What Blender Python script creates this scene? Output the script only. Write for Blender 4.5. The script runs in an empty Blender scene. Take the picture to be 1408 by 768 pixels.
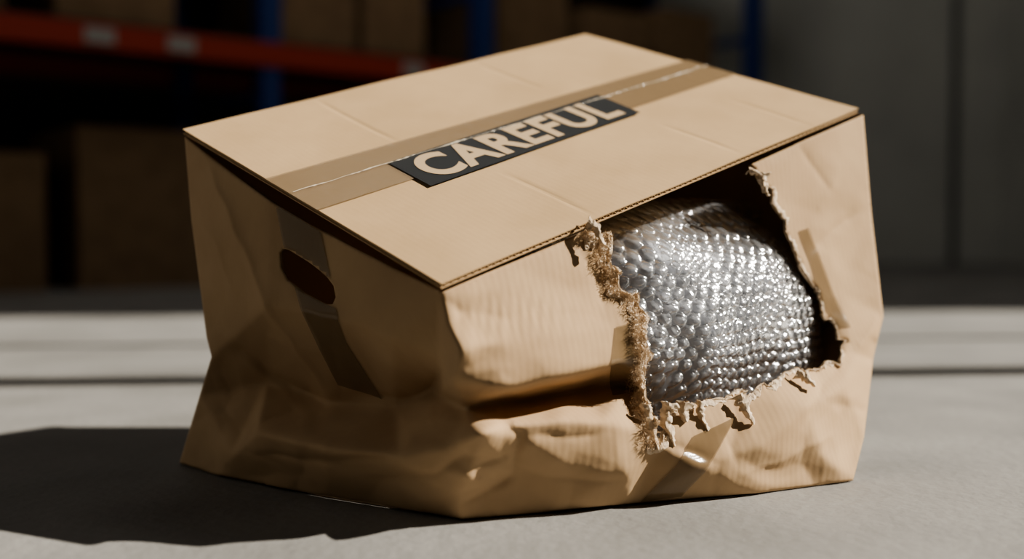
import bpy, math, random, bmesh
import numpy as np
from mathutils import Vector, noise, Matrix
from mathutils.geometry import delaunay_2d_cdt
from mathutils.bvhtree import BVHTree
random.seed(4)
H=0.204
# ---- model coordinates of the crushed panels, metres from a datum at (-0.5, 0.5, 0):
# XYZ = 4 digits x (0.1 mm), 3 digits y (1 mm), 4 digits z (0.1 mm)
def xyz(s): return [(int(s[i:i+4])/1e4-.5,int(s[i+4:i+7])/1e3+.5,int(s[i+7:i+11])/1e4) for i in range(0,len(s),11)]
def xz4(s): return [(int(s[i:i+4])/1e4-.5,int(s[i+4:i+8])/1e4) for i in range(0,len(s),8)]
def xz3(s): return [(int(s[i:i+3])/1e3-.5,int(s[i+3:i+6])/1e3) for i in range(0,len(s),6)]
def xyz3(s): return [(int(s[i:i+3])/1e3-.5,int(s[i+3:i+6])/1e3+.5,int(s[i+6:i+9])/1e3) for i in range(0,len(s),9)]
NAMES=("A M1 M1b D T1 T2 E0 E1 E2 E3 E4 E5 E6 E7 E8 E9 E10 E11 E12 E13 E14 E15 E16 E17 E18 E19 E20 E21 T4 T5 C R1 R2 R3 R4 R5 B1 B2 B3 G B4 B5 B6 "
"L5 L4 L3 L2 L1 F1 F2 F3 F4 F5 F6 F7 N2 P1 P2 P3 P4 P5 P7 P8 P9 V2 V3 V4 Q1 Q2 Q3 Q4 S1 S2 S3 S4 S5 S6 S7 S8 S9 U1 U2 U3 K1 K2 K4 "
"K5 K6 M2 M3 M4 N1 O1 O2 O3 O4 O6 LA LC LD").split()
DATA=("22244702828315137422563607343202345262561629498029318075373323196155743332055571934018845828341166959553381429602533711615966346090659873350732607232904896183345066263273570725659837007446863382074470513980837740342308807810461096878974791075773748112627591479151474534751797732446920767199464232271024602503699845725877580499283382395563098829654722138328518126581744960929793644303187767416001068863710010589733800105294314001046482920010423932000103592360001025674350010"
"20964870010230947506082468456097424124621134226347321394553251144446592391263460724610544668307078647972530715473227204314612283015545092821158498028315944932261128953963141629538629413085741321133649802611054538328710875795321111450863400767553036108205865364088249312700744528328707415653306068959043220592504527706235005299029653902970380581531102966373333030368563590389732039006467737435075674754030246756749222047880499150380074821021313437314593561400065429334500748"
"4112370066644393410832376032813834162297127944372711428260143119562999379048136623190466421828904724585268059827444130226222346528918192556315845352491690")
CP=dict(zip(NAMES,xyz(DATA)))
LA,LC,LD=CP.pop("LA"),CP.pop("LC"),CP.pop("LD")
for n,dy,dz in (("P7",-.002,-.007),("P8",-.002,-.006),("P9",0,-.004),("K2",.006,0),("K4",.004,0),("O2",-.004,0),("O3",-.004,0)):
    CP[n]=(CP[n][0],CP[n][1]+dy,CP[n][2]+dz)
SLOT=xz4("322918683254189633061891348817963624170836911630370915463684149736361494346315683306166632411758")
_t=xz3("318230357207328186364178345137377121364083400074746203757206757176768181765145781148781120794120635051672062619029652037595002627004575134599138571107598109575081596083")
prs=[(_t[i],_t[i+1]) for i in range(0,len(_t),2)]
TAPE1,TAPE2,TAPE3,TAPE4=prs[0:4],prs[4:8],prs[8:11],prs[11:14]
FS=("242271297173357066 256117303084355062 368077416075445091458112 270043327059367057 300026361033421048 238213260190278142 364121366075 426120447095426059 393024446034472055 383068425063456076 268098325064357047 245059290030337012 460122470088 468080519088586098 551189563167568144 493082504062500034 473042498049 463013493028501032 506059569061 476076498077504064 529029582021 594052624045659030 815219759187 826128795099 819106810087 786095753077726046 "
"780061744026 670018762041 458152498142543162 469144476115 455161469144 746278785240 468052478032 687069664046670024 791252766214").split()
FDW=[(-.006,.004),(.008,.004),(.007,.003),(.007,.003),(.006,.003),(-.003,.003),(.003,.003),(.004,.003),(.006,.003),(-.005,.003),(-.003,.003),(.0025,.003),(.004,.003),(.006,.003),(.0025,.003),(.005,.002),(.005,.002),(.0045,.0022),(.003,.0025),(-.004,.002),(.003,.003),(.003,.003),
(.003,.003),(-.003,.003),(.004,.003),(.004,.003),(.003,.003),(-.003,.003),(.0015,.003),(-.002,.003),(.003,.003),(.002,.003),(.004,.002),(.0025,.0025),(-.0015,.003)]
FOLDS=[(xz3(s),dp,w) for s,(dp,w) in zip(FS,FDW)]
KS="616335077614335062620334045 629343076627343069630343061 642350076641350066647349054 673365078678365069684364056 727406090735406086742405080 709451252708451244713450232 697451254708451250 554326209560326206567325193 599327077600327061607326044 589333122594333106".split()
FLAKES=[(xyz3(s),w) for s,w in zip(KS,(.0129,.0119,.0087,.0144,.0116,.0097,.0067,.0105,.0106,.0085))]
OUT="A M1 M1b D T1 T2 E0 E1 E2 E3 E4 E5 E6 E7 E8 E9 E10 E11 E12 E13 E14 E15 E16 E17 E18 E19 E20 E21 T4 T5 C R1 R2 R3 R4 R5 B1 B2 B3 G B4 B5 B6 L5 L4 L3 L2 L1".split()
CRE=["D F1 F2 F3 F4 F5 F6 F7 G","A K1 K2","L3 K4 K2 K5 K6 F4","F4 V2 V3 V4 E5","F3 P7 P8 P9 E4","F5 Q1 Q2 Q3 Q4","S1 S2","R2 U3 E14","K2 O2","F2 P2 P4 P5","Q1 S1","D N2 K6"]

# ---------- materials
def mat(name,base=(.5,.5,.5),rough=.6,**k):
    m=bpy.data.materials.new(name); m.use_nodes=True
    b=m.node_tree.nodes["Principled BSDF"]
    b.inputs["Base Color"].default_value=(*base,1); b.inputs["Roughness"].default_value=rough
    for kk,v in k.items(): b.inputs[kk].default_value=v
    return m,m.node_tree,b
def noise_col(nt,b,c1,c2,scale,coord="Object",detail=6,stretch=(1,1,1)):
    N=nt.nodes; L=nt.links
    tc=N.new("ShaderNodeTexCoord"); mp=N.new("ShaderNodeMapping"); mp.inputs["Scale"].default_value=stretch
    L.new(tc.outputs[coord],mp.inputs[0])
    n=N.new("ShaderNodeTexNoise"); n.inputs["Scale"].default_value=scale; n.inputs["Detail"].default_value=detail
    L.new(mp.outputs[0],n.inputs["Vector"])
    r=N.new("ShaderNodeValToRGB"); r.color_ramp.elements[0].position=.35; r.color_ramp.elements[1].position=.68
    r.color_ramp.elements[0].color=(*c1,1); r.color_ramp.elements[1].color=(*c2,1)
    L.new(n.outputs["Fac"],r.inputs[0]); L.new(r.outputs[0],b.inputs["Base Color"])
    return tc,n,r
def cardboard(name,c1,c2,flute=.25,wr=.35):
    m,nt,b=mat(name,rough=.8); N=nt.nodes; L=nt.links
    tc,n,r=noise_col(nt,b,c1,c2,14)
    b.inputs["Specular IOR Level"].default_value=.2
    w=N.new("ShaderNodeTexWave"); w.inputs["Scale"].default_value=55; w.inputs["Distortion"].default_value=1.2
    w.bands_direction='X'; L.new(tc.outputs["UV"],w.inputs["Vector"])
    b1=N.new("ShaderNodeBump"); b1.inputs["Strength"].default_value=flute; b1.inputs["Distance"].default_value=.0005
    L.new(w.outputs["Fac"],b1.inputs["Height"])
    n2=N.new("ShaderNodeTexNoise"); n2.inputs["Scale"].default_value=55; n2.inputs["Detail"].default_value=8
    L.new(tc.outputs["Object"],n2.inputs["Vector"])
    b2=N.new("ShaderNodeBump"); b2.inputs["Strength"].default_value=wr; b2.inputs["Distance"].default_value=.002
    L.new(n2.outputs["Fac"],b2.inputs["Height"]); L.new(b1.outputs[0],b2.inputs["Normal"]); L.new(b2.outputs[0],b.inputs["Normal"])
    return m
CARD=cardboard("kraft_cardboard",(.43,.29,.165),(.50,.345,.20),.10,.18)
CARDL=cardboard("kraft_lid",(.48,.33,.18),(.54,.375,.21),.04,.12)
EDGE,_,_=mat("cardboard_core",(.30,.20,.11),.9)
TORN,nt,b=mat("torn_paper_fibre",(.72,.58,.42),.95); noise_col(nt,b,(.50,.37,.24),(.76,.63,.48),160)
def tape_mat(name,col,alpha,rough):
    m,nt,b=mat(name,col,rough); N=nt.nodes;L=nt.links
    b.inputs["Alpha"].default_value=alpha; b.inputs["Specular IOR Level"].default_value=.5
    tc=N.new("ShaderNodeTexCoord"); n=N.new("ShaderNodeTexNoise"); n.inputs["Scale"].default_value=60; n.inputs["Detail"].default_value=4
    L.new(tc.outputs["Object"],n.inputs["Vector"])
    bp=N.new("ShaderNodeBump"); bp.inputs["Strength"].default_value=.3; bp.inputs["Distance"].default_value=.001
    L.new(n.outputs["Fac"],bp.inputs["Height"]); L.new(bp.outputs[0],b.inputs["Normal"])
    return m
TAPE=tape_mat("packing_tape",(.26,.18,.10),.72,.3)
TAPED=tape_mat("packing_tape_side",(.22,.15,.08),.62,.16)
TAPEC=tape_mat("packing_tape_crinkle",(.66,.58,.46),.8,.2)
BLACK,_,_=mat("label_ink",(.018,.019,.02),.5)
LETT,_,_=mat("label_letters",(.52,.38,.235),.6)

def obj(name,verts,faces,m,parent=None,smooth=False,uvs=None):
    me=bpy.data.meshes.new(name); me.from_pydata([tuple(v) for v in verts],[],faces); me.update()
    o=bpy.data.objects.new(name,me); bpy.context.scene.collection.objects.link(o)
    if m: me.materials.append(m)
    if smooth: me.polygons.foreach_set("use_smooth",[True]*len(me.polygons))
    if uvs is not None:
        ul=me.uv_layers.new(name="UVMap")
        for lp in me.loops: ul.data[lp.index].uv=uvs[lp.vertex_index]
    if parent: o.parent=parent
    return o
def empty(name,loc=(0,0,0)):
    e=bpy.data.objects.new(name,None); bpy.context.scene.collection.objects.link(e); e.empty_display_size=.05; return e
BOX=empty("damaged_cardboard_box")

# ---------- front shell as lifted 2-D triangulation
names=list(CP); idx={n:i for i,n in enumerate(names)}
P=np.array([CP[n] for n in names])
P[:,2]=np.maximum(P[:,2],.001)
cedges=[(idx[OUT[i]],idx[OUT[(i+1)%len(OUT)]]) for i in range(len(OUT))]
for c in CRE:
    q=c.split(); cedges+= [(idx[q[i]],idx[q[i+1]]) for i in range(len(q)-1)]
r=delaunay_2d_cdt([Vector((p[0],p[2])) for p in P],cedges,[],0,1e-6)
cv=np.array([tuple(v) for v in r[0]]); ct=r[2]; cy=[]
for i,o_ in enumerate(r[3]):
    if o_: cy.append(P[o_[0],1])
    else:
        d=((P[:,[0,2]]-cv[i])**2).sum(1); k=np.argsort(d)[:3]; cy.append(P[k,1].mean())
cy=np.array(cy)
def inside(pts,poly):
    pts=np.asarray(pts,float); x=pts[:,0]; z=pts[:,1]; c=np.zeros(len(pts),bool); pl=np.asarray(poly,float); n=len(pl); j=n-1
    for i in range(n):
        xi,zi=pl[i]; xj,zj=pl[j]
        if zi!=zj:
            m=((zi>z)!=(zj>z))&(x<(xj-xi)*(z-zi)/(zj-zi)+xi); c^=m
        j=i
    return c
poly=[(P[idx[n]][0],P[idx[n]][2]) for n in OUT]
cen=np.array([cv[list(t)].mean(0) for t in ct]); okc=inside(cen,poly)
tris=[t for t,o_ in zip(ct,okc) if o_]
def lift(pts):
    pts=np.array(pts); best=np.full(len(pts),-1e9); y=np.zeros(len(pts))
    for t in tris:
        a,b_,c=cv[t[0]],cv[t[1]],cv[t[2]]
        d=(b_[1]-c[1])*(a[0]-c[0])+(c[0]-b_[0])*(a[1]-c[1])
        if abs(d)<1e-12: continue
        l1=((b_[1]-c[1])*(pts[:,0]-c[0])+(c[0]-b_[0])*(pts[:,1]-c[1]))/d
        l2=((c[1]-a[1])*(pts[:,0]-c[0])+(a[0]-c[0])*(pts[:,1]-c[1]))/d
        l3=1-l1-l2; m=np.minimum(np.minimum(l1,l2),l3); s=m>best
        yy=l1*cy[t[0]]+l2*cy[t[1]]+l3*cy[t[2]]
        y[s]=yy[s]; best[s]=m[s]
    return y
SP=.0021
dense=[];torn_idx=[];right_idx=[];left_idx=[]
for i,n in enumerate(OUT):
    a=Vector(poly[i]); b_=Vector(poly[(i+1)%len(OUT)])
    tear = n[0]=='E'
    k=max(1,int((b_-a).length/(SP*.8 if tear else SP)))
    for j in range(k):
        q=a.lerp(b_,j/k)
        if tear:
            q=q+Vector((noise.noise(Vector((q.x*75,q.y*75,1))),noise.noise(Vector((q.x*75,q.y*75,8)))))*.009
            q=q+Vector((random.uniform(-1,1),random.uniform(-1,1)))*.0007
        if n[0]=='E' : torn_idx.append(len(dense))
        if n in("C","R1","R2","R3","R4"): right_idx.append(len(dense))
        if n in("L5","L4","L3","L2","L1"): left_idx.append(len(dense))
        dense.append(q)
right_idx.append(max(right_idx)+1); left_idx.append(0)
nb=len(dense)
sl=SLOT; sd=[]
for i in range(len(sl)):
    a=Vector(sl[i]); b_=Vector(sl[(i+1)%len(sl)]); k=max(1,int((b_-a).length/SP))
    sd+=[a.lerp(b_,j/k) for j in range(k)]
ns=len(sd)
ed=[(i,(i+1)%nb) for i in range(nb)]+[(nb+i,nb+(i+1)%ns) for i in range(ns)]
pd=[tuple(q) for q in dense]; sdt=[tuple(q) for q in sd]
x0,x1=min(p[0] for p in pd),max(p[0] for p in pd)
g=[]; z=0.0; row=0
while z<.33:
    xs_=np.arange(x0+(SP/2 if row%2 else 0),x1,SP); g.append(np.stack([xs_,np.full_like(xs_,z)],1)); z+=SP*.87; row+=1
g=np.concatenate(g); g=g[inside(g,pd)&~inside(g,sdt)]
bd=np.array(pd+sdt); near=np.zeros(len(g),bool)
for q in bd: near|=((g-q)**2).sum(1)<(SP*.5)**2
grid=[tuple(q) for q in g[~near]]
allp=pd+sdt+grid
r=delaunay_2d_cdt([Vector(p) for p in allp],ed,[],0,1e-7)
V2=np.array([tuple(v) for v in r[0]]); o2n={}
for i,o_ in enumerate(r[3]):
    for q in o_: o2n[q]=i
T_=np.array([list(t) for t in r[2]]); cc=V2[T_].mean(1); ok=inside(cc,pd)&~inside(cc,sdt)
F=[tuple(int(k) for k in t) for t in T_[ok]]
Y=lift(V2)
V=np.stack([V2[:,0],Y,V2[:,1]],1)
Fa=np.array(F); E=np.concatenate([Fa[:,[0,1]],Fa[:,[1,2]],Fa[:,[2,0]]]); E=np.concatenate([E,E[:,::-1]])
pin=np.zeros(len(V),bool)
for i in range(nb+ns): pin[o2n[i]]=True
deg=np.bincount(E[:,0],minlength=len(V)).astype(float); deg[deg==0]=1
def smooth(V,it,lam=.6):
    for _ in range(it):
        S=np.zeros_like(V)
        for k in range(3): S[:,k]=np.bincount(E[:,0],weights=V[E[:,1],k],minlength=len(V))
        N_=S/deg[:,None]; N_[pin]=V[pin]; V=V*(1-lam)+N_*lam
    return V
V=smooth(V,3)
XZ=V[:,[0,2]].copy(); wob=np.array([[noise.noise(Vector((p[0]*30,p[2]*30,4))),noise.noise(Vector((p[0]*30,p[2]*30,14)))] for p in V])*.005
XZ+=wob
disp=np.zeros(len(V))
for pl,dp,w in FOLDS:
    pl=np.array(pl); seg=np.linalg.norm(np.diff(pl,axis=0),axis=1); tot=seg.sum(); acc=0
    best=np.full(len(V),1e9); bt=np.zeros(len(V))
    for k in range(len(pl)-1):
        a=pl[k]; d=pl[k+1]-a; t=np.clip(((XZ-a)@d)/(d@d),0,1); ds=np.linalg.norm(XZ-(a+t[:,None]*d),axis=1)
        s=ds<best; best[s]=ds[s]; bt[s]=(acc+t[s]*seg[k])/tot; acc+=seg[k]
    taper=np.clip(np.minimum(bt,1-bt)*5,0,1)
    disp+=dp*(.2+.8*taper)*(np.exp(-best/w)*.5+.5*np.exp(-best/(w*4)))
for i in range(len(V)):
    p=Vector(V[i])
    if pin[i]: continue
    n1=noise.noise(p*14)*.003
    rg=(1-abs(noise.noise(Vector((p.x*26+5,p.y*20,p.z*34)))*2))
    n2=rg*.0012*(.4+1.3*max(0,noise.noise(p*9+Vector((3,1,7)))+.3))
    k=math.exp(-((p.x+.03)**2)/.0014)*math.exp(-((p.z-.06)**2)/.003)
    n3=abs(noise.noise(Vector((p.x*50,p.z*60,2))))*.004*k
    q=Vector((p.x*17+noise.noise(p*25)*.25,p.z*22+noise.noise(p*25+Vector((9,0,0)))*.25,2.5))
    dd=noise.voronoi(q)[0]; cr=min(1,(dd[1]-dd[0])*1.6)
    n5=cr*(.0012+.0040*k+.0026*max(0,min(1,(.13-p.z)/.05)))
    k2=math.exp(-((p.x-.0)**2)/.0016)*math.exp(-((p.z-.145)**2)/.0002)
    n4=math.sin(p.x*900+4*noise.noise(p*30))*.0006*k2
    low=max(.3,min(1,(.22-p.z)/.1+.35))
    V[i,1]+= -((n1+n2+n5)*low+n3+n4)+disp[i]
V=smooth(V,1,.4)
uvs=[((p[0]*.77+p[1]*.63) if p[0]>-.045 else (p[0]*.75-p[1]*.66),p[2]) for p in V]
shell=obj("crushed_side_panels",V,F,CARD,BOX,True,uvs)
bm=bmesh.new(); bm.from_mesh(shell.data); bmesh.ops.recalc_face_normals(bm,faces=bm.faces)
s=sum((fc.normal.y for fc in bm.faces))
if s>0: bmesh.ops.reverse_faces(bm,faces=bm.faces)
bm.to_mesh(shell.data); bm.free()
shell.data.materials.append(EDGE)
BV=BVHTree.FromPolygons([tuple(v) for v in V],F)
so=shell.modifiers.new("thickness","SOLIDIFY"); so.thickness=.0032; so.offset=-1; so.material_offset_rim=1

# ---------- lid
LD,LA,LC=Vector(LD),Vector(LA),Vector(LC)
nrm=(LC-LD).cross(LA-LD).normalized()
if nrm.z<0: nrm=-nrm
def lid(s,t,h=0): return LD+(LA-LD)*s+(LC-LD)*t+nrm*h
LB=lid(.9115,.9168)
def bil(a,b,h=0): return LD*(1-a)*(1-b)+LA*a*(1-b)+LC*(1-a)*b+LB*a*b+nrm*h
def dent(a,b):
    h=0
    for b0,lo,hi in((.27,.60,1),(.30,.0,.33),(.66,0,.30),(.66,.66,1),(.86,0,.3)):
        m=min(1,max(0,min(a-lo,hi-a)*12)); h-=.0005*m*math.exp(-((b-b0-.008*math.sin(a*7))/.005)**2)
    p=bil(a,b); return h+noise.noise(p*11)*.0008
def slab(name,fn,na,nb_,th_,m,parent=BOX):
    vs=[];fs=[];uv=[]
    for l in(0,1):
        for i in range(na+1):
            for j in range(nb_+1):
                a,b=i/na,j/nb_; vs.append(fn(a,b)-nrm*th_*l); uv.append((b*.5,a*.34))
    o=(na+1)*(nb_+1); I=lambda l,i,j:l*o+i*(nb_+1)+j
    for i in range(na):
        for j in range(nb_):
            fs.append((I(0,i,j),I(0,i+1,j),I(0,i+1,j+1),I(0,i,j+1)))
            fs.append((I(1,i,j),I(1,i,j+1),I(1,i+1,j+1),I(1,i+1,j)))
    for i in range(na):
        fs.append((I(0,i,0),I(1,i,0),I(1,i+1,0),I(0,i+1,0))); fs.append((I(0,i,nb_),I(0,i+1,nb_),I(1,i+1,nb_),I(1,i,nb_)))
    for j in range(nb_):
        fs.append((I(0,0,j),I(0,0,j+1),I(1,0,j+1),I(1,0,j))); fs.append((I(0,na,j),I(1,na,j),I(1,na,j+1),I(0,na,j+1)))
    return obj(name,vs,fs,m,parent,False,uv)
lt_=slab("lid_top_liner",lambda a,b:bil(a,b,dent(a,b)),120,220,.0009,CARDL)
slab("lid_bottom_liner",lambda a,b:bil(a,b,-.0036),4,4,.0009,CARDL)
slab("lid_core",lambda a,b:bil(.012+a*.976,b*.996+.002,-.0009),4,4,.0027,EDGE)
vs=[];fs=[];nf=78*8
for j in range(nf+1):
    b=j/nf; hh=-.00225+math.sin(j/8*2*math.pi)*.0012
    for a in(.001,.02):
        for d in(.0003,-.0003): vs.append(bil(a,b,hh+d))
for j in range(nf):
    k=j*4;q=k+4
    fs+=[(k,k+2,q+2,q),(k+1,q+1,q+3,k+3),(k,q,q+1,k+1)]
obj("lid_fluting",vs,fs,CARDL,BOX,True)

# ---------- hidden sides and bottom
back_top=bil(.985,.985,-.005); back_bot=Vector((.085,1.17,.002))
def side(name,ids,flip):
    rows=[Vector(V[o2n[i]]) for i in ids]
    if rows[0].z<rows[-1].z: rows=rows[::-1]
    vs=[];fs=[];nc=30;n=len(rows);uv=[]
    for i,p in enumerate(rows):
        q=back_top.lerp(back_bot,1-(p.z-rows[-1].z)/(rows[0].z-rows[-1].z))
        for j in range(nc+1):
            u=j/nc; v=p.lerp(q,u); e=math.sin(u*math.pi)
            d=noise.noise(v*12)*.008*e; vs.append(v+Vector((d,d,0))); uv.append((u*.4,v.z))
    for i in range(n-1):
        for j in range(nc):
            a=i*(nc+1)+j; fc=(a,a+1,a+nc+2,a+nc+1); fs.append(fc if flip else fc[::-1])
    return obj(name,vs,fs,CARD,BOX,True,uv)
side("end_panel_a",right_idx,True); side("end_panel_b",left_idx,False)
bi=[CP[n] for n in "R5 B1 B2 B3 G B4 B5 B6 L5".split()]
bv=[Vector((p[0],p[1]+.002,.0025)) for p in bi]+[back_bot+Vector((0,-.003,.001))]
obj("bottom_panel",bv,[tuple(range(len(bv)))],CARD,BOX)

# ---------- tape and label
def strip(name,c,m,h,na=6,nb_=140,wob=0):
    vs=[];fs=[];uv=[]
    for i in range(na+1):
        for j in range(nb_+1):
            a,b=i/na,j/nb_
            s=(c[0][0]*(1-a)+c[1][0]*a)*(1-b)+(c[2][0]*(1-a)+c[3][0]*a)*b
            t=(c[0][1]*(1-a)+c[1][1]*a)*(1-b)+(c[2][1]*(1-a)+c[3][1]*a)*b
            vs.append(lid(s,t,h+wob*noise.noise(Vector((a*5,b*60,0))))); uv.append((b,a))
    for i in range(na):
        for j in range(nb_):
            k=i*(nb_+1)+j; fs.append((k,k+1,k+nb_+2,k+nb_+1))
    return obj(name,vs,fs,m,BOX,True,uv)
strip("lid_tape",[(.41,-.004),(.617,-.004),(.375,.966),(.544,.955)],TAPE,.0012,8,160,.0002)
vs=[];fs=[];n=900
for j in range(n+1):
    b=j/n; s=.512-.042*b+.004*noise.noise(Vector((b*22,0,0))); t=b*.955
    w=.0015*max(0,.12+1.1*noise.noise(Vector((b*17,4,0)))+.5*noise.noise(Vector((b*120,7,0))))+.0001
    vs+=[lid(s-w*2.6,t,.0022),lid(s+w*1.2*noise.noise(Vector((b*200,1,1))),t,.0024+w*.6),lid(s+w*2.6,t,.0022)]
for j in range(n):
    k=j*3; fs+=[(k,k+1,k+4,k+3),(k+1,k+2,k+5,k+4)]
obj("tape_seam_ridge",vs,fs,TAPEC,BOX,True)
strip("warning_label",[(.345,.175),(.508,.177),(.346,.660),(.508,.664)],BLACK,.0019,2,8)
cu=bpy.data.curves.new("t",'FONT'); cu.body="CAREFUL"; cu.offset=.035; cu.space_character=1.08
to=bpy.data.objects.new("t",cu); bpy.context.scene.collection.objects.link(to)
bpy.context.view_layer.update()
me=bpy.data.meshes.new_from_object(to.evaluated_get(bpy.context.evaluated_depsgraph_get()))
bpy.data.objects.remove(to)
xs=[v.co.x for v in me.vertices]; ys=[v.co.y for v in me.vertices]
for v in me.vertices:
    u=(v.co.x-min(xs))/(max(xs)-min(xs)); w=(v.co.y-min(ys))/(max(ys)-min(ys))
    v.co=lid(.362+w*.13,.200+u*.435,.0023)
me.materials.clear(); me.materials.append(LETT)
lt=bpy.data.objects.new("warning_lettering",me); bpy.context.scene.collection.objects.link(lt); lt.parent=BOX
def hit(x,z):
    h=BV.ray_cast(Vector((x,0,z)),Vector((0,1,0))); return h[0].y if h[0] else None
def drape(name,rows,m,off=.0009,na=14,nb_=60):
    vs=[];fs=[]
    for j in range(nb_+1):
        q=j/nb_*(len(rows)-1); k=min(int(q),len(rows)-2); fr=q-k
        l=Vector(rows[k][0]).lerp(Vector(rows[k+1][0]),fr); r_=Vector(rows[k][1]).lerp(Vector(rows[k+1][1]),fr)
        for i in range(na+1):
            p=l.lerp(r_,i/na); y=hit(p.x,p.y); vs.append((p.x,y-off*1.3 if y else None,p.y))
    W_=na+1
    for j in range(nb_):
        for i in range(na):
            a=j*W_+i; fc=(a,a+1,a+W_+1,a+W_)
            if all(vs[k][1] is not None for k in fc): fs.append(fc)
    vs=[(a,b if b is not None else .9,c) for a,b,c in vs]
    return obj(name,vs,fs,m,BOX,True)
drape("side_tape",TAPE1,TAPED); drape("edge_tape",TAPE2,TAPED); drape("lower_tape",TAPE3,TAPED); drape("fold_tape",TAPE4,TAPED)

# ---------- torn fibrous edge
tl=[Vector(V[o2n[i]]) for i in torn_idx]
def isleft(p): return p.x<.112 and p.y<.87
vs=[];fs=[];SEG=8
def rad(p):
    base=.0016 if isleft(p) else .0009
    return base*(.45+1.2*abs(noise.noise(p*130)+.35))
for i,p in enumerate(tl):
    t=(tl[min(i+1,len(tl)-1)]-tl[max(i-1,0)]).normalized()
    a=Vector((0,-1,0)); a=(a-t*a.dot(t)).normalized(); b_=t.cross(a)
    R=rad(p)
    for k in range(SEG):
        an=2*math.pi*k/SEG; d=a*math.cos(an)*.8+b_*math.sin(an)
        vs.append(p+d*R*(1+1.1*noise.noise((p+d*.004)*500)))
for i in range(len(tl)-1):
    for k in range(SEG):
        fs.append((i*SEG+k,i*SEG+(k+1)%SEG,(i+1)*SEG+(k+1)%SEG,(i+1)*SEG+k))
obj("torn_edge",vs,fs,TORN,BOX,False)
def band(name,pts,wfun,nr=12,lift_=1.0):
    vs=[];fs=[]; n=len(pts); nor=[]
    for i,p in enumerate(pts):
        a=pts[max(0,i-14)]; b_=pts[min(n-1,i+14)]; t=Vector((b_.x-a.x,0,b_.z-a.z)).normalized(); nor.append(Vector((t.z,0,-t.x)))
    votes=sum((1 if hit(p.x+q.x*.006,p.z+q.z*.006) and not hit(p.x-q.x*.006,p.z-q.z*.006) else -1) for p,q in zip(pts,nor))
    sg=1 if votes>0 else -1
    for i,(p,q) in enumerate(zip(pts,nor)):
        w=wfun(p,i)
        for k in range(nr+1):
            u=k/nr; x=p.x+sg*q.x*w*u; z_=p.z+sg*q.z*w*u; y=hit(x,z_)
            if y is None or abs(y-p.y)>.02: y=p.y
            g=Vector((x*330,z_*330,3)); fl=abs(noise.noise(g))*1.0+abs(noise.noise(g*2.3))*.6
            prof=(1-u)**.5
            vs.append((x+.0006*noise.noise(g*1.3),y-.0003-lift_*(.0026*fl+.0014)*prof,z_+.0006*noise.noise(g*1.7)))
    for i in range(n-1):
        for k in range(nr):
            a=i*(nr+1)+k; fs.append((a,a+1,a+nr+2,a+nr+1))
    obj(name,vs,fs,TORN,BOX,False)
def resample(pts,step):
    o=[pts[0]]
    for a,b_ in zip(pts,pts[1:]):
        k=max(1,int((b_-a).length/step)); o+=[a.lerp(b_,(j+1)/k) for j in range(k)]
    return o
lp=[p for p in tl if isleft(p)]; rp=[p for p in tl if not isleft(p)]
band("torn_band_a",resample(lp,.0008),lambda p,i:.0125*(.5+.8*abs(noise.noise(p*60))+.45*noise.noise(p*230)),18)
band("torn_band_b",resample(rp,.0008),lambda p,i:.0042*(.1+1.6*abs(noise.noise(p*50))+.5*noise.noise(p*260)),7,.5)
for q,(pl,w) in enumerate(FLAKES):
    pl=[Vector(p) for p in pl]; n=30; vs=[];fs=[]; sd_=q*7.3
    for j in range(n+1):
        u=j/n*(len(pl)-1); k=min(int(u),len(pl)-2); p=pl[k].lerp(pl[k+1],u-k); t=(pl[k+1]-pl[k]).normalized()
        s_=Vector((t.z,0,-t.x)); v=j/n
        wl=w*.5*(1-.75*v)*(1+.9*noise.noise(Vector((v*5,sd_,0)))); wr=w*.5*(1-.75*v)*(1+.9*noise.noise(Vector((v*5,sd_+9,0))))
        p=p+Vector((0,-.005*v+.003*v*v,0))
        for i in range(9):
            a=(i/8-.5)*2; g=p+s_*a*(wl if a<0 else wr)
            vs.append(g+s_*a*.0014*noise.noise(g*500)+Vector((0,.003*a*a+.0022*noise.noise(g*260),.0012*noise.noise(g*330))))
    for j in range(n):
        for i in range(8):
            a=j*9+i; fs.append((a,a+1,a+10,a+9))
    o=obj("torn_flake_%d"%(q+1),vs,fs,TORN,BOX,False); m_=o.modifiers.new("t","SOLIDIFY"); m_.thickness=.0007
vs=[];fs=[]
src=tl+[Vector(p) for _ in range(3) for p in lp]
for q in range(9000):
    p=random.choice(src); R=.0032 if isleft(p) else .0015
    d=Vector((random.gauss(0,1),random.gauss(-.5,1),random.gauss(0,1))).normalized()
    if isleft(p):
        x=p.x-random.random()*.011; z_=p.z; y=hit(x,z_)
        if y and abs(y-p.y)<.02: p=Vector((x,y-.0025,z_))
    p=p+d*.001; L_=R*random.uniform(.4,1.4); w=d.cross(Vector((random.random(),random.random(),random.random()))).normalized()*random.uniform(.00006,.0002)
    d2=(d+Vector((random.gauss(0,.5),random.gauss(0,.5),random.gauss(0,.5)))).normalized()
    k=len(vs); m_=p+d*L_*.5; e=m_+d2*L_*.5
    vs+=[p-w,p+w,m_+w*.8,m_-w*.8,e]; fs+=[(k,k+1,k+2,k+3),(k+3,k+2,k+4)]
obj("torn_fibres",vs,fs,TORN,BOX)

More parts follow.
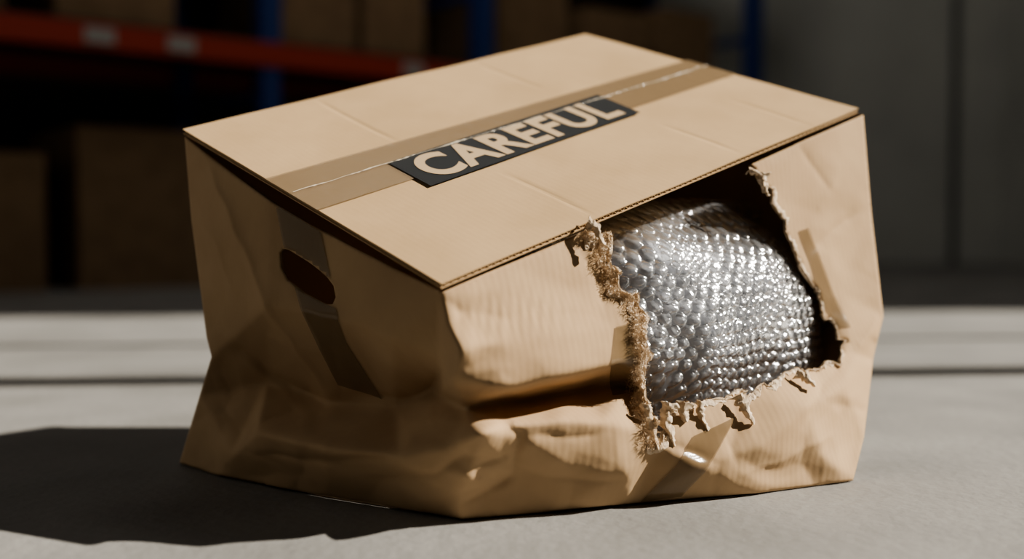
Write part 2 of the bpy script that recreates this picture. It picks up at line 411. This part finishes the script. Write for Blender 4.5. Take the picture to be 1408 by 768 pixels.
# ---------- bubble wrap
eu=Vector((.772,.635,0)); en=Vector((.635,-.772,0))
U=.175;Vv=.118
ctr=Vector((.175,1.02,.116))-eu*.012-en*.018
pitch=.0112
def bub(u,v):
    rr=pitch*.866; best=9
    r0=round(v/rr)
    for r_ in(r0-1,r0,r0+1):
        ox=pitch/2 if r_%2 else 0
        c=round((u-ox)/pitch)
        d=math.hypot(u-(c*pitch+ox),v-r_*rr); best=min(best,d)
    x=best/(pitch*.45)
    return .0031*(1-x**3)**.5 if x<1 else 0
def base(u,v):
    a=(u+.005)/(U); b_=(v+.20*max(0,u))/Vv
    rr=min(1,(abs(a)**2.6+abs(b_)**2.4))
    h=.103*(1-rr)**.55
    p=Vector((u*12,v*12,3))
    return h+.012*noise.noise(p)+.010*abs(noise.noise(p*1.7))-.018*max(0,a)
def clampl(p,g):
    d=(p-LD).dot(nrm)+g
    return p-nrm*d if d>0 else p
def layer(nu,nv,drop,ph,g,amp=1):
    vs=[];fs=[]
    for i in range(nu+1):
        for j in range(nv+1):
            u=-U+2*U*i/nu; v=-Vv*.92+1.9*Vv*j/nv
            wu=u+ph+.0055*noise.noise(Vector((u*22,v*22,9+ph))); wv=v+ph*.6+.0055*noise.noise(Vector((u*22,v*22,19+ph)))
            h=base(u,v)-drop+bub(wu,wv)*(1+.5*noise.noise(Vector((u*70,v*70,1))))*amp+.0005*noise.noise(Vector((u*260,v*260,1+ph)))
            vs.append(clampl(ctr+eu*u+Vector((0,0,v))+en*h,g))
    for i in range(nu):
        for j in range(nv):
            a=i*(nv+1)+j; fs.append((a,a+1,a+nv+2,a+nv+1))
    return vs,fs
def film(name,mn,mxx,blend,rough,col):
    BW=bpy.data.materials.new(name); BW.use_nodes=True; nt=BW.node_tree; N=nt.nodes; L=nt.links
    for n_ in list(N): N.remove(n_)
    out=N.new("ShaderNodeOutputMaterial"); mx=N.new("ShaderNodeMixShader"); tr=N.new("ShaderNodeBsdfTransparent"); gl=N.new("ShaderNodeBsdfPrincipled")
    gl.inputs["Base Color"].default_value=(*col,1); gl.inputs["Roughness"].default_value=rough; gl.inputs["Specular IOR Level"].default_value=.5
    tr.inputs[0].default_value=(.97,.975,.985,1)
    tc=N.new("ShaderNodeTexCoord"); nn=N.new("ShaderNodeTexNoise"); nn.inputs["Scale"].default_value=230; nn.inputs["Detail"].default_value=3; L.new(tc.outputs["Object"],nn.inputs["Vector"])
    bp=N.new("ShaderNodeBump"); bp.inputs["Strength"].default_value=.28; bp.inputs["Distance"].default_value=.0012; L.new(nn.outputs["Fac"],bp.inputs["Height"])
    L.new(bp.outputs[0],gl.inputs["Normal"])
    lw=N.new("ShaderNodeLayerWeight"); lw.inputs["Blend"].default_value=blend; L.new(bp.outputs[0],lw.inputs["Normal"])
    mr=N.new("ShaderNodeMapRange"); mr.inputs["To Min"].default_value=mn; mr.inputs["To Max"].default_value=mxx
    L.new(lw.outputs["Facing"],mr.inputs["Value"]); L.new(mr.outputs[0],mx.inputs[0]); L.new(tr.outputs[0],mx.inputs[1]); L.new(gl.outputs[0],mx.inputs[2])
    gg=N.new("ShaderNodeBsdfGlossy"); gg.inputs["Roughness"].default_value=.13; gg.inputs["Color"].default_value=(1,1,1,1); L.new(bp.outputs[0],gg.inputs["Normal"])
    fr=N.new("ShaderNodeFresnel"); fr.inputs["IOR"].default_value=1.5; L.new(bp.outputs[0],fr.inputs["Normal"])
    m2=N.new("ShaderNodeMath"); m2.operation='MULTIPLY_ADD'; m2.inputs[1].default_value=.7; m2.inputs[2].default_value=.02; m2.use_clamp=True; L.new(fr.outputs[0],m2.inputs[0])
    mg=N.new("ShaderNodeMixShader"); L.new(m2.outputs[0],mg.inputs[0]); L.new(mx.outputs[0],mg.inputs[1]); L.new(gg.outputs[0],mg.inputs[2]); L.new(mg.outputs[0],out.inputs[0])
    return BW
BWR=empty("bubble_wrap")
vs,fs=layer(500,330,0,0,.010); obj("bubble_layer",vs,fs,film("bubble_film",.15,.75,.25,.3,(.93,.94,.96)),BWR,True)
vs,fs=layer(300,200,.009,.0057,.018); obj("bubble_layer_under",vs,fs,film("bubble_film_under",.22,.85,.3,.3,(.9,.91,.93)),BWR,True)
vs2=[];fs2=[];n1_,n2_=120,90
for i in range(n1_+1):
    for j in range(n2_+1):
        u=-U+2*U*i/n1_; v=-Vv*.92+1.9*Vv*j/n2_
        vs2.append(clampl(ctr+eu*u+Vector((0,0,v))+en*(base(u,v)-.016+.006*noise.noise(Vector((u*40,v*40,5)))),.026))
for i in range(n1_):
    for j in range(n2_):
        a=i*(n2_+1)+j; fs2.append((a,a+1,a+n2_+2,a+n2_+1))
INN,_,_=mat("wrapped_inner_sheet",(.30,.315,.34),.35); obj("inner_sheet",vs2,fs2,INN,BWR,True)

# ---------- room
def boxm(name,c,s,m,parent=None,rot=0):
    x,y,z=[q/2 for q in s]; R=Matrix.Rotation(rot,3,'Z'); c=Vector(c)
    v=[c+R@Vector((a,b_,d)) for a in(-x,x) for b_ in(-y,y) for d in(-z,z)]
    fa=[(0,1,3,2),(4,6,7,5),(0,4,5,1),(2,3,7,6),(0,2,6,4),(1,5,7,3)]
    return obj(name,v,fa,m,parent)
FLM,nt,b=mat("concrete_floor",(.3,.3,.3),.65); tc,n,r_=noise_col(nt,b,(.19,.183,.17),(.27,.26,.243),5,detail=12)
n2=nt.nodes.new("ShaderNodeTexNoise"); n2.inputs["Scale"].default_value=90; n2.inputs["Detail"].default_value=8; nt.links.new(tc.outputs["Object"],n2.inputs["Vector"])
bp=nt.nodes.new("ShaderNodeBump"); bp.inputs["Strength"].default_value=.45; bp.inputs["Distance"].default_value=.003
nt.links.new(n2.outputs["Fac"],bp.inputs["Height"]); nt.links.new(bp.outputs[0],b.inputs["Normal"])
WM,nt,b=mat("painted_wall",(.2,.2,.19),.8); noise_col(nt,b,(.46,.46,.43),(.54,.54,.50),2)
WM2,_,_=mat("dark_wall",(.12,.12,.115),.8)
floor=boxm("floor",(-1,3,-.05),(14,14,.1),FLM)
boxm("wall_back",(-1,7.1,2.5),(14,.2,5),WM)
boxm("wall_left",(-7,3,2.5),(.2,14,5),WM2)
WR=empty("wall_right")
for i,(a,b_,z0,z1) in enumerate([(-4,.87,0,6.5),(3.05,7,0,6.5),(.87,3.05,0,.35),(.87,3.05,3.5,6.5)]):
    boxm("wall_section_%d"%(i+1),(3.1,(a+b_)/2,(z0+z1)/2),(.2,b_-a,z1-z0),WM,WR)
FR,_,_=mat("window_frame",(.1,.1,.1),.5)
wn=empty("window_1")
for i,(y,w) in enumerate([(1.86,.09),(2.35,.04)]): boxm("mullion_%d"%(i+1),(3.1,y,1.925),(.06,w,3.15),FR,wn)
for i,y in enumerate([1.45,2.7]):
    boxm("trim_%d"%(i+1),(y,6.985,2.5),(.03,.03,5),FR)
# rack
BL,_,_=mat("blue_steel",(.02,.05,.19),.5); RD,_,_=mat("orange_red_steel",(.36,.045,.02),.6); DK,_,_=mat("shelf_deck",(.06,.05,.04),.8); TG,_,_=mat("shelf_tag",(.38,.38,.36),.6)
O=Vector((-1.62,3.6,0)); d=Vector((1.2,1,0)); dn=d.normalized(); pn=Vector((-dn.y,dn.x,0)); ang=math.atan2(dn.y,dn.x)
RK=empty("pallet_rack"); ln=d.length
ks=[-.75,.603,1.242,2.4]
for i,k in enumerate(ks):
    for q,dd in enumerate((0,.75)):
        boxm("upright_%d_%d"%(i,q),O+d*k+pn*dd+Vector((0,0,1.3)),(.08,.07,2.6),BL,RK,ang)
    for q in range(5): boxm("brace_%d_%d"%(i,q),O+d*k+pn*.375+Vector((0,0,.2+q*.5)),(.03,.7,.03),BL,RK,ang)
kc=(ks[0]+ks[-1])/2; LL=(ks[-1]-ks[0])*ln
for lev,zz in enumerate((.84,1.9)):
    for q,dd in enumerate((-.02,.77)): boxm("beam_%d_%d"%(lev,q),O+d*kc+pn*dd+Vector((0,0,zz)),(LL,.045,.085),RD,RK,ang)
    boxm("deck_%d"%lev,O+d*kc+pn*.375+Vector((0,0,zz+.05)),(LL,.74,.02),DK,RK,ang)
for z0,z1 in((.0,.80),(.90,1.86)): boxm("shade_backing_%d"%(z0*10),O+d*kc+pn*.82+Vector((0,0,(z0+z1)/2)),(LL,.01,z1-z0),DK,RK,ang)  # solid dark sheets added to stand in for the gloom behind the rack
for i,k in enumerate((.2,.38,1.0)): boxm("tag_%d"%i,O+d*k-pn*.045+Vector((0,0,.84)),(.1,.004,.05),TG,RK,ang)
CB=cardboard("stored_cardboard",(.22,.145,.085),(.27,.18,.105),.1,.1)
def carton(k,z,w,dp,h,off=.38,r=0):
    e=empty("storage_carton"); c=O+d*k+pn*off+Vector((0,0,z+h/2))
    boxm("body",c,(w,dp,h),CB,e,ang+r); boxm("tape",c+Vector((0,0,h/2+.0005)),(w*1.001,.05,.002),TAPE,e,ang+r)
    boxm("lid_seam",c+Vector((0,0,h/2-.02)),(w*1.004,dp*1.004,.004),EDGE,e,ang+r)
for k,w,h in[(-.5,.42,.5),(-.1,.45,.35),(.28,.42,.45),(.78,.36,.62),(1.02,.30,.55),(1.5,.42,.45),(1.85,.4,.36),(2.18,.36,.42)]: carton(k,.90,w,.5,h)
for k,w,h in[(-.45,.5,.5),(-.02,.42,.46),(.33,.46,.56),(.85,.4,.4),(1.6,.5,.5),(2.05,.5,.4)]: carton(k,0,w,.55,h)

# ---------- lights
su=bpy.data.lights.new("sun","SUN"); su.energy=8.0; su.angle=math.radians(.7); su.color=(1,.94,.84)
so_=bpy.data.objects.new("sun",su); bpy.context.scene.collection.objects.link(so_); so_.location=(3,1,3)
so_.rotation_euler=Vector((1,.09,.74)).to_track_quat('Z','Y').to_euler()
def area(name,loc,tgt,size,e,col):
    al=bpy.data.lights.new(name,"AREA"); al.shape='RECTANGLE'; al.size=size; al.size_y=size; al.energy=e; al.color=col
    ao=bpy.data.objects.new(name,al); bpy.context.scene.collection.objects.link(ao); ao.location=loc
    ao.rotation_euler=(Vector(loc)-Vector(tgt)).to_track_quat('Z','Y').to_euler()
area("left_fill",(-2.4,1.0,1.6),(0,.9,.1),.6,2.2,(1,.9,.8))  # unseen fill lamp added to soften the shaded left face
area("rack_fill",(-.2,3.0,3.6),(.2,6.2,.6),1.2,20,(1,.95,.88))  # added lamp, only there to brighten the rack and back wall
w=bpy.data.worlds.new("World"); bpy.context.scene.world=w; w.use_nodes=True
w.node_tree.nodes["Background"].inputs[0].default_value=(.95,.96,1,1); w.node_tree.nodes["Background"].inputs[1].default_value=.028
# ---------- camera
cam=bpy.data.cameras.new("camera"); co=bpy.data.objects.new("camera",cam); bpy.context.scene.collection.objects.link(co)
co.location=(0,0,H); co.rotation_euler=(math.pi/2-math.radians(2.49),0,0); cam.sensor_width=36; cam.lens=40.04
cam.dof.use_dof=True; cam.dof.focus_distance=.86; cam.dof.aperture_fstop=2.3; cam.clip_start=.01
bpy.context.scene.camera=co
bpy.context.scene.view_settings.view_transform='AgX'
bpy.context.scene.view_settings.look='AgX - Medium High Contrast'
bpy.context.scene.view_settings.exposure=.2
